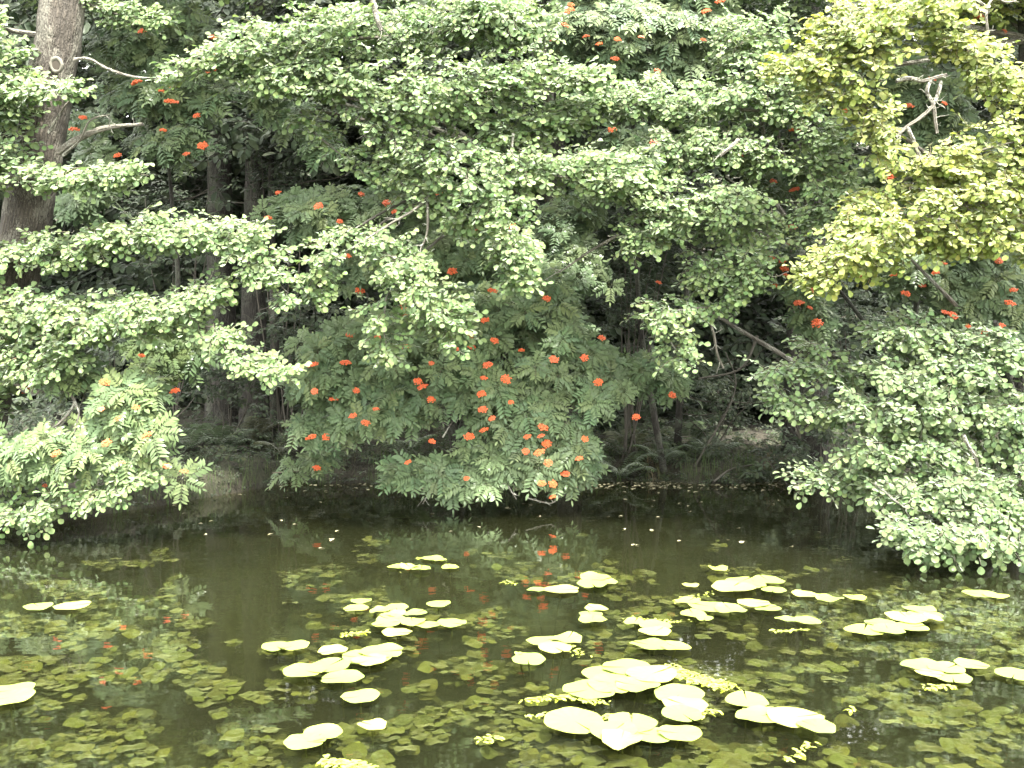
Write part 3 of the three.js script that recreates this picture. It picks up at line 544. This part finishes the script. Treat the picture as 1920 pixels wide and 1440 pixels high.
function crownBlob(list, c, r, n, scale = 1.5) {
  for (let k = 0; k < n; k++) {
    const o = V(gauss(), gauss() * 0.6, gauss()).multiplyScalar(r * 0.8), p = c.clone().add(o), m = basis(V(R(-1, 1), R(-0.4, 0.1), R(-1, 1)), V(R(-0.5, 0.5), 1, R(-0.2, 1.8))).setPosition(p), s = R(0.8, 1.2) * scale; m.scale(V(s, s, s));
    const v = R(0.8, 1.2); list.push({ m, p, c: C(v, v, v), v: floor(rnd() * BRUSH.sprays.length), front: 0, seen: false });
  }
}
woodTree('spruce_tree', 'thick dim trunk with dead twiggy limbs in the dark hollow on the left', -6.6, -20, 0.33, 15, 26, 2.2);
woodTree('wood_tree', 'dark trunk standing just right of the thick dim trunk on the left', -5.6, -19, 0.28, 14, 8, 2);
woodTree('wood_tree', 'thin dim trunk above the left bank beside the berry bush', -4.9, -18.2, 0.1, 9, 5, 1.2);
woodTree('wood_tree', 'dim trunk in the dark gap right of centre', 5.6, -17.4, 0.25, 14, 9, 2);
woodTree('wood_tree', 'thin stem above the fern bank right of the berry bush', 3.3, -17.6, 0.07, 8, 5, 1.1);
woodTree('wood_tree', 'shaded trunk deep in the wood behind the berry bush', -1.8, -21, 0.22, 14, 6, 2.4);
{
  const list = [];
  for (let i = 0; i < 2100; i++) { const z = R(-36, -21), x = R(-25, 25), y = land(x, z) + 15 * pow(rnd(), 1.5); crownBlob(list, V(x, y + 0.3, z), R(0.9, 1.5), 20, 2.0); }
  for (let i = 0; i < 620; i++) { const z = R(-27, -16.5), x = R(-18, 18), y = R(7, 13); crownBlob(list, V(x, y, z), R(0.9, 1.5), 20, 1.9); }  // leaf roof overhead, mostly out of view, placed to darken the wood below
  const o = []; BRUSH.sprays.forEach((s, i) => o.push(list.filter((e) => e.v === i)));
  const g = new THREE.Group(); g.name = 'woodland'; g.userData = { label: 'dense green woodland closing off the view behind the bank, its leaf roof placed to shade the interior', category: 'woodland', kind: 'stuff' }; scene.add(g);
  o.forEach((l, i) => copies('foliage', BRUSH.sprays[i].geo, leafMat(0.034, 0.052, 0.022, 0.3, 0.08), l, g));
}
function shrub(label, px, py, D, w, h, seed) {
  const c = at(px, py, D), base = V(c.x, land(c.x, c.z) - 0.03, c.z), t = thing('shrub', label, 'shrub', base, 'understorey shrubs on the bank'), list = [], n = 90 * w * h;
  for (let i = 0; i < 5; i++) { const tip = c.clone().add(V(R(-1, 1) * w * 0.6, R(-0.2, 0.9) * h * 0.5, R(-0.4, 0.4))); mesh('stem', tube(wiggle(base.clone().add(V(R(-0.15, 0.15), 0, R(-0.1, 0.1))), tip, 4, 0.08), taper(0.018, 0.006), { sides: 4 }), M.dead, t); }
  for (let k = 0; k < n; k++) { const p = c.clone().add(V(gauss() * w * 0.5, gauss() * h * 0.5, gauss() * 0.5)); if (p.y < land(p.x, p.z) + 0.05) continue; const m = basis(V(R(-1, 1), R(-0.4, 0.2), R(-0.6, 1)), V(R(-0.4, 0.4), 1, R(0, 0.9))).setPosition(p), s = R(0.6, 1); m.scale(V(s, s, s)); const v = R(0.8, 1.2); list.push({ m, p, c: C(v, v, v), v: floor(rnd() * 4), front: 0 }); }
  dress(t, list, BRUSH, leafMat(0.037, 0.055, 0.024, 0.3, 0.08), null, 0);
}
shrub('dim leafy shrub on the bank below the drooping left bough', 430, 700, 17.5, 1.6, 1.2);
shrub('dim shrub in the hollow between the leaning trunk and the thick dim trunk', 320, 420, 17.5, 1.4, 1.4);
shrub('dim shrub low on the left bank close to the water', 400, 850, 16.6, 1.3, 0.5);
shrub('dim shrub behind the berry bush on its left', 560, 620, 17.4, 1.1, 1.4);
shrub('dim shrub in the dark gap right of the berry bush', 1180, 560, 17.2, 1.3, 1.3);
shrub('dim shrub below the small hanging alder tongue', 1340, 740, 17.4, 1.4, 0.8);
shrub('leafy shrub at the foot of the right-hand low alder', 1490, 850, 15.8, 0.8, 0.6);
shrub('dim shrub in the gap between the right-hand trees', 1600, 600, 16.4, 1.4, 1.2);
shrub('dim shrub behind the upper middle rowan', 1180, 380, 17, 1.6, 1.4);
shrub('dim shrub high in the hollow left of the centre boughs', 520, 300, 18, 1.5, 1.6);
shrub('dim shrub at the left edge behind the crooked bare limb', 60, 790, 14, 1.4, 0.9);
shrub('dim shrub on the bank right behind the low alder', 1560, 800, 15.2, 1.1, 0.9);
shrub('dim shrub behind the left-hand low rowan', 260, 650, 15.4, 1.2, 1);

// ferns
const frondGeos = [0, 1, 2].map(() => {
  const geos = [], L = 0.75, P = (t) => V(t * L * 0.85, 0.5 * L * sin(t * 2.1) * 0.8, 0);
  for (let i = 0; i < 5; i++) geos.push(stick(P(i / 5), P((i + 1) / 5), 0.005, 0.003, [1, 0.9, 0.6]));
  for (let i = 0; i < 17; i++) for (const s of [-1, 1]) { const t = 0.12 + 0.86 * i / 17, l = 0.2 * pow(sin(min(1, t * 1.05) * PI * 0.88 + 0.28), 0.8) * R(0.9, 1.1) + 0.01, v = R(0.85, 1.15); const g = geometry([0, 0, 0, l * 0.3, 0.006, -0.016, l * 0.3, 0.006, 0.016, l * 0.7, -0.01, -0.012, l * 0.7, -0.01, 0.012, l, -0.04, 0], [0, 2, 1, 1, 2, 3, 2, 4, 3, 3, 4, 5], Array.from({ length: 6 }, () => [v, v, v]).flat()); const a = s * R(1.15, 1.35); geos.push(g.applyMatrix4(basis(V(cos(a), -0.1, sin(a)), V(-0.2, 1, 0)).setPosition(P(t)))); }
  return mergeGeometries(geos);
});
const fernMats = [leafMat(0.075, 0.12, 0.035, 0.35, 0.2), leafMat(0.06, 0.1, 0.03, 0.35, 0.2), leafMat(0.1, 0.11, 0.04, 0.35, 0.2)];
function fern(label, px, D, scale) {
  const c = at(px, 850, D), base = V(c.x, land(c.x, c.z) - 0.02, c.z), t = thing('fern', label, 'fern', base, 'ferns on the shaded bank'), n = 8 + floor(rnd() * 4), mat = pick(fernMats);
  for (let i = 0; i < n; i++) { const o = new THREE.Mesh(frondGeos[i % 3], mat); o.name = 'frond'; o.castShadow = o.receiveShadow = true; o.rotation.set(0, i / n * 2 * PI + R(-0.25, 0.25), R(-0.15, 0.35), 'YXZ'); const s = scale * R(0.8, 1.15); o.scale.set(s, s, s); t.add(o); }
}
for (const [label, px, D, s] of [
  ['fern on the left bank directly below the thick dim trunk', 420, 16.9, 1.1], ['fern on the left bank close beside the hanging berry bush', 530, 16.8, 1], ['fern further up the left bank beneath the shrub', 470, 17.8, 1.2], ['small fern at the far left of the dark bank', 350, 16.2, 0.9],
  ['fern leaning over the water just right of the berry bush', 1165, 16.4, 1.1], ['fern in the middle of the open right bank', 1240, 16.6, 1], ['broad fern on the right bank beside the dry grass', 1330, 16.8, 1.1], ['fern high on the right bank behind the others', 1290, 17.8, 1.3], ['fern high on the bank right of the berry bush', 1180, 17.6, 1.3], ['fern beside the foot of the right-hand low alder', 1440, 16.1, 1],
  ['fern half hidden under the left of the berry bush', 620, 16.7, 1], ['fern among the stems behind the berry bush', 760, 16.9, 1.1], ['fern behind the right side of the berry bush', 1060, 16.8, 1.1], ['fern at the water under the right-hand low alder', 1560, 14.6, 1],
]) fern(label, px, D, s);
// low growth over the bank
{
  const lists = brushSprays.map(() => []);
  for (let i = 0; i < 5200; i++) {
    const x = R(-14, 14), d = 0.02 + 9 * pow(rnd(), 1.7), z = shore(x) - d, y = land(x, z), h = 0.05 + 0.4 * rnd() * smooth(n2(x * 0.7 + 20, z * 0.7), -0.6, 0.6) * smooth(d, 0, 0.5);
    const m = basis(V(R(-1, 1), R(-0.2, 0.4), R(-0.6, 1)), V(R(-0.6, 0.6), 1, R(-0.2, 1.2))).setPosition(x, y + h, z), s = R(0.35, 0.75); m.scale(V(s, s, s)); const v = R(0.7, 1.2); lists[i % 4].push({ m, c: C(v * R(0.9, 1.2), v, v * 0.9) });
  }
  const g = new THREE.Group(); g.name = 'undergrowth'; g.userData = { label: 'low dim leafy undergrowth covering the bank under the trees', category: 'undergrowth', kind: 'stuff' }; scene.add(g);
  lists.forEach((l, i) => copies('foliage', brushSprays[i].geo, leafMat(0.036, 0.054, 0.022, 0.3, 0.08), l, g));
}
// bank grass, dry tufts
{
  const blade = geometry([-0.004, 0, 0, 0.004, 0, 0, -0.003, 0.17, 0.03, 0.003, 0.17, 0.03, 0, 0.32, 0.12], [0, 1, 2, 1, 3, 2, 2, 3, 4]), list = [];
  for (let i = 0; i < 5200; i++) {
    const x = R(-11, 11), d = abs(gauss()) * 0.55, z = shore(x) - d + 0.06; if (n2(x * 1.3, z) < -0.1 && rnd() < 0.85) continue;
    const y = land(x, z); if (y < -0.02) continue; const m = new THREE.Matrix4().makeRotationY(R(0, 6.3)).setPosition(x, y - 0.01, z), s = R(0.4, 1.1); m.scale(V(s, s, s));
    const dry = smooth(n2(x * 0.9 + 4, 7), 0.25, 0.6); const c = C(lerp(0.07, 0.2, dry), lerp(0.11, 0.15, dry), lerp(0.03, 0.09, dry)); list.push({ m, c });
  }
  const o = copies('grass', blade, new THREE.MeshStandardMaterial({ color: C(1, 1, 1), side: THREE.DoubleSide, roughness: 0.9 }), list, null);
  o.userData = { label: 'thin green and dry grass along the edge of the bank', category: 'grass', kind: 'stuff' };
}
// fallen boughs in the gap on the right
for (const [label, pts, r] of [
  ['bare fallen bough slanting across the gap right of the berry bush', [[1420, 630, 16.4], [1390, 690, 16.3], [1310, 710, 16.2]], 0.028], ['thin bare bough rising from the bank in the right-hand gap', [[1300, 880, 16.3], [1380, 720, 16.6], [1360, 660, 16.7]], 0.022],
  ['bare bough lying at the water edge beside the dry grass', [[1338, 903, 15.6], [1370, 880, 16], [1420, 870, 16.5]], 0.02], ['grey stick leaning on the bank below the drooping left bough', [[310, 800, 15.6], [345, 770, 16], [365, 745, 16.6]], 0.018],
]) { const P = pts.map((p) => at(...p)); const lowest = P.reduce((a, b) => (a.y < b.y ? a : b)).clone(); const t = thing('fallen_branch', label, 'branch', lowest); branchOf(t, P, r, r * 0.5, M.dead, 'limb'); const s = P[1]; branchOf(t, wiggle(s, s.clone().add(V(R(-0.4, 0.4), 0.35, R(0, 0.4))), 3, 0.04), r * 0.5, r * 0.2, M.dead, 'side_limb'); }

// ---------------------------------------------------------------- water lilies
function padGeo(seed) {
  const r = seeded(seed), N = 26, pos = [0, 0.002, 0], idx = [], col = [1.05, 1.02, 1], ph = r() * 6, notch = 0.04 + r() * 0.06;
  for (let ringI = 1; ringI <= 3; ringI++) for (let i = 0; i <= N; i++) {
    const a = notch + (2 * PI - 2 * notch) * i / N, edge = min(i, N - i), q = ringI / 3, rr = q * (0.5 + 0.018 * sin(a * 3 + ph) + 0.012 * sin(a * 7 + ph)) * (edge === 0 ? 0.93 : 1);
    pos.push(cos(a) * rr * 1.1, 0.004 + q * q * q * (0.012 * sin(a * 2 + ph) + 0.006 * sin(a * 5 + ph * 2) + 0.008), sin(a) * rr); const v = 1 + 0.1 * sin(a * 13 + ph) * q; col.push(v, v, v);
  }
  const W = N + 1; for (let i = 0; i < N; i++) { idx.push(0, 2 + i, 1 + i); for (let k = 0; k < 2; k++) { const o = 1 + k * W + i; idx.push(o, o + 1, o + W, o + 1, o + W + 1, o + W); } }
  return geometry(pos, idx, col);
}
const padGeos = [91, 92, 93, 94, 95, 96].map(padGeo);
const padMats = [[0.23, 0.29, 0.06], [0.28, 0.32, 0.06], [0.19, 0.25, 0.055], [0.33, 0.34, 0.08]].map(([r, g, b]) => new THREE.MeshPhysicalMaterial({ color: C(r, g, b), vertexColors: true, side: THREE.DoubleSide, roughness: 0.5, clearcoat: 0.4, clearcoatRoughness: 0.3 }));
const stemMat = new THREE.MeshStandardMaterial({ color: C(0.12, 0.13, 0.04), roughness: 0.8 });
let padNo = 0;
function lily(label, pads) {
  const spots = pads.map(([px, py]) => onWater(px, py, 0.008)), mid = spots.reduce((a, b) => a.add(b), V(0, 0, 0)).multiplyScalar(1 / pads.length), base = V(mid.x, land(mid.x, mid.z), mid.z - 0.15);
  const t = thing('water_lily', label, 'water lily', base);
  spots.forEach((p, i) => {
    const s = pads[i][2] * -p.z / FOCAL * 0.96, o = new THREE.Mesh(padGeos[padNo % 6], padMats[(padNo * 7 + floor(padNo / 5)) % 4]); o.name = 'pad'; o.castShadow = o.receiveShadow = true;
    o.position.copy(p).add(V(0, 0.005 + 0.006 * (i % 3), 0)).sub(base); o.rotation.set(R(-0.015, 0.02), R(0, 6.3), R(-0.015, 0.015)); o.scale.set(s, R(0.5, 1) * (padNo % 7 === 3 ? 1.2 : 0.55), s); t.add(o); padNo++;
    mesh('stem', tube([V(base.x + R(-0.05, 0.05), base.y - 0.03, base.z), base.clone().lerp(p, 0.6).add(V(0, -0.02, 0)), V(p.x, 0.004, p.z)], taper(0.007, 0.005), { sides: 4, steps: 6 }), stemMat, t);
  });
}
for (const [label, pads] of [
  ['lily with two narrow pads nearest the left edge, below the reflected bough', [[72, 1138, 52], [135, 1138, 62]]],
  ['lily with two white-lit pads cut by the left edge', [[22, 1296, 78], [18, 1311, 84]]],
  ['lily with two touching pads at the left end of the pad field', [[518, 1213, 56], [552, 1213, 56]]],
  ['lily with a round pad above two long overlapping ones', [[624, 1221, 54], [617, 1251, 78], [572, 1262, 80]]],
  ['lily with three piled pads forming a wide yellow island', [[690, 1233, 92], [715, 1225, 80], [692, 1242, 66]]],
  ['single bright oval pad in front of the two long overlapping pads', [[641, 1272, 76]]],
  ['lily with two pads at the bottom left of the pad field', [[604, 1377, 76], [572, 1394, 76]]],
  ['single pad floating alone below the yellow island of pads', [[676, 1307, 70]]],
  ['single round pad alone near the bottom, left of centre', [[698, 1361, 54]]],
  ['lily with eight crowded pads left of centre', [[735, 1163, 60], [773, 1168, 50], [723, 1173, 52], [803, 1172, 46], [740, 1153, 42], [780, 1153, 42], [743, 1140, 46], [714, 1147, 40]]],
  ['lily with one long pad trailing right of the crowded pads', [[847, 1169, 54]]],
  ['single bright pad just in front of the crowded pads', [[745, 1187, 56]]],
  ['lily with two small pads behind the crowded pads on the left', [[677, 1128, 38], [667, 1143, 46]]],
  ['small curled pad alone on dark water left of centre', [[822, 1133, 46]]],
  ['far lily with three flat pads in a row under the berry reflection', [[745, 1063, 36], [768, 1065, 38], [790, 1069, 38]]],
  ['small far pad right of the three in a row', [[844, 1064, 34]]],
  ['far small lily pads beside floating weed under the berry bush', [[810, 1048, 40], [825, 1051, 26]]],
  ['lily with a long flat pad and a dull smaller one in mid water', [[1052, 1107, 66], [1004, 1108, 34]]],
  ['lily with three stacked pads on mid water right of the flat pad', [[1118, 1084, 60], [1136, 1093, 46], [1110, 1098, 58]]],
  ['lily with three small pads below the three stacked ones', [[1118, 1142, 44], [1108, 1155, 46], [1111, 1165, 56]]],
  ['lily with four pads and a curled one at centre', [[1018, 1203, 62], [1063, 1201, 60], [1040, 1218, 64], [990, 1238, 66], [972, 1228, 16]]],
  ['lily with five pads between the centre and the far right groups', [[1190, 1167, 42], [1230, 1175, 62], [1228, 1188, 62], [1217, 1210, 68], [1267, 1215, 56]]],
  ['lily with six broad pads in the largest white island', [[1140, 1266, 100], [1175, 1254, 90], [1222, 1268, 96], [1105, 1294, 100], [1150, 1285, 96], [1195, 1290, 80]]],
  ['lily with three pads piled in a column right of the white island', [[1275, 1303, 96], [1285, 1325, 84], [1280, 1344, 78]]],
  ['lily with one wide ragged pad in the near water below the island', [[1078, 1354, 116]]],
  ['lily with five bright pads nearest the viewer', [[1185, 1357, 96], [1150, 1374, 92], [1165, 1393, 80], [1222, 1380, 70], [1275, 1378, 80]]],
  ['single large pad alone right of the white island', [[1400, 1314, 82]]],
  ['lily with three joined pads and a trailing stalk at the lower right', [[1425, 1344, 86], [1490, 1348, 100], [1531, 1367, 68]]],
  ['narrow far pad alone on the dark water right of centre', [[1345, 1067, 38]]],
  ['far lily with five overlapping pads right of centre', [[1390, 1090, 58], [1440, 1090, 62], [1375, 1103, 84], [1450, 1107, 48], [1410, 1098, 50]]],
  ['lily with seven tangled pads in front of the far five overlapping pads', [[1330, 1138, 74], [1370, 1145, 62], [1412, 1134, 58], [1440, 1141, 48], [1300, 1153, 50], [1322, 1163, 34], [1290, 1128, 48]]],
  ['lily with two small flat pads right of the five overlapping pads', [[1510, 1115, 48], [1555, 1125, 50]]],
  ['small pad at the right end of the far row', [[1603, 1121, 42]]],
  ['lily with one heart-shaped pad and a small dull one below the far right row', [[1514, 1165, 50], [1472, 1163, 36]]],
  ['small dull pad alone on open water before the far groups', [[1295, 1098, 32]]],
  ['lily with two yellow pads under the reflected right-hand bush', [[1838, 1114, 60], [1868, 1119, 44]]],
  ['lily with eight pads in a long slanting raft on the right', [[1722, 1145, 58], [1735, 1156, 62], [1700, 1161, 78], [1650, 1170, 56], [1620, 1184, 72], [1665, 1184, 62], [1706, 1177, 66], [1746, 1164, 44]]],
  ['lily with five pads in the lower right group', [[1732, 1250, 74], [1775, 1256, 66], [1822, 1250, 58], [1786, 1271, 70], [1742, 1265, 48]]],
  ['lily pad cut by the right edge of the view', [[1902, 1265, 72]]],
]) lily(label, pads);
// submerged leaves
{
  const wave = (seed) => { const r = seeded(seed), pos = [0, 0.02, 0], idx = [], col = [1, 1, 1], N = 12, ph = r() * 6; for (const q of [0.55, 1]) for (let i = 0; i < N; i++) { const a = i / N * 2 * PI, k = q * (0.5 + 0.03 * sin(a * 3 + ph)); pos.push(cos(a) * k * 1.25, q * 0.06 * sin(a * 3 + ph * 2) + 0.03 * (r() - 0.5), sin(a) * k); const v = 0.85 + 0.3 * r(); col.push(v, v, v); } for (let i = 0; i < N; i++) { const n = (i + 1) % N; idx.push(0, 1 + n, 1 + i, 1 + i, 1 + n, 1 + N + i, 1 + n, 1 + N + n, 1 + N + i); } return geometry(pos, idx, col); };
  const geos = [101, 102, 103].map(wave), lists = [[], [], []];
  const clear = [[430, 1110, 110, 60], [850, 1110, 130, 36], [1230, 1010, 110, 60], [520, 1000, 160, 70], [300, 1300, 60, 24], [560, 1340, 120, 30], [1050, 1330, 60, 22], [1350, 1225, 60, 30], [150, 1010, 160, 40], [820, 1220, 50, 20]];
  for (let i = 0; i < 220000; i++) {
    const px = R(-60, 1980), py = lerp(1000, 1470, pow(rnd(), 0.7)), f = n2(px * 0.004, py * 0.011) + 0.8 * n2(px * 0.011 + 9, py * 0.03) - 0.12;
    const thin = smooth(py, 1010, 1150) * 0.75 - 0.62; if (f < -thin) continue;
    if (clear.some(([x, y, a, b]) => ((px - x) / a) ** 2 + ((py - y) / b) ** 2 < 1)) continue;
    const depth = -0.06 - 0.3 * rnd(), p = onWater(px, py, depth); if (land(p.x, p.z) > depth - 0.1) continue;
    if (rnd() > pow(-p.z / 14, 2) * 0.9) continue;
    const m = new THREE.Matrix4().makeRotationFromEuler(new THREE.Euler(R(-0.18, 0.22), R(0, 6.3), R(-0.18, 0.18))).setPosition(p), s = 0.045 + 0.1 * pow(rnd(), 2.6); m.scale(V(s, s, s)); const v = R(0.55, 1.2); lists[i % 3].push({ m, c: C(v * R(0.9, 1.15), v, v) });
  }
  const g = new THREE.Group(); g.name = 'submerged_plants'; g.userData = { label: 'olive mass of submerged lily leaves under the water surface', category: 'water plants', kind: 'stuff' }; scene.add(g);
  const mat = new THREE.MeshPhysicalMaterial({ color: C(0.105, 0.118, 0.018), vertexColors: true, side: THREE.DoubleSide, roughness: 1, transmission: 0.35, thickness: 0 });
  lists.forEach((l, i) => copies('leaves', geos[i], mat, l, g));
  console.log('submerged', lists.map((l) => l.length).join());
}
// floating weed and leaf litter
{
  const bit = leafGeo(0.03, 0.014, 0.1, 0.2, [1, 1, 1], 0.5), list = [], strand = (x0, y0, x1, y1, n, w) => { for (let i = 0; i < n; i++) { const t = rnd(), p = onWater(lerp(x0, x1, t) + gauss() * w, lerp(y0, y1, t) + gauss() * w * 0.3, 0.006), s = R(0.7, 1.7), m = basis(V(R(-1, 1), R(0, 0.5), R(-1, 1)), V(R(-0.3, 0.3), 1, R(-0.3, 0.3))).setPosition(p); m.scale(V(s, s, s)); const v = R(0.8, 1.2); list.push({ m, c: C(v, v, v * 0.9) }); } };
  for (const a of [[1240, 1250, 1370, 1290, 420, 16], [1180, 1245, 1260, 1260, 130, 10], [980, 1312, 1080, 1304, 110, 5], [985, 1340, 1050, 1342, 30, 4], [1060, 1304, 1130, 1318, 90, 8], [1130, 1340, 1190, 1346, 70, 6], [1290, 1345, 1350, 1330, 40, 8], [640, 1190, 690, 1184, 50, 5], [1450, 1182, 1510, 1180, 40, 5], [1740, 1288, 1790, 1286, 40, 6], [610, 1425, 690, 1438, 160, 12], [930, 1380, 905, 1388, 30, 8], [945, 1088, 965, 1096, 20, 6], [780, 1045, 840, 1050, 60, 6], [1530, 1388, 1480, 1425, 36, 2], [1590, 1330, 1612, 1331, 10, 4], [1390, 1330, 1470, 1330, 40, 8], [1040, 1195, 1090, 1230, 40, 12], [1170, 1160, 1290, 1165, 60, 10], [1260, 1130, 1330, 1110, 50, 10]]) strand(...a);
  const o = copies('floating_weed', bit, padMats[1], list, null); o.userData = { label: 'fine yellow-green weed floating round the lily pads', category: 'weed', kind: 'stuff' };
}
{
  const leaf = leafGeo(0.07, 0.055, 0.15, 0.15), list = [];
  for (let i = 0; i < 620; i++) { const px = rnd() < 0.6 ? R(1100, 1540) : R(330, 1100), py = 903 + abs(gauss()) * 11 + (rnd() < 0.07 ? R(10, 120) : 0), p = onWater(px, py, 0.007); if (land(p.x, p.z) > -0.02) continue; const m = basis(V(R(-1, 1), 0, R(-1, 1)), V(R(-0.15, 0.15), 1, R(-0.15, 0.15))).setPosition(p), s = R(0.6, 1.3); m.scale(V(s, s, s)); const v = R(0.5, 1.3); list.push({ m, c: C(0.3 * v, 0.27 * v, 0.17 * v) }); }
  const o = copies('leaf_litter', leaf, new THREE.MeshStandardMaterial({ color: C(1, 1, 1), side: THREE.DoubleSide, roughness: 0.8 }), list, null); o.userData = { label: 'fallen leaves floating along the foot of the bank', category: 'leaf litter', kind: 'stuff' };
}
renderer.render(scene, camera);
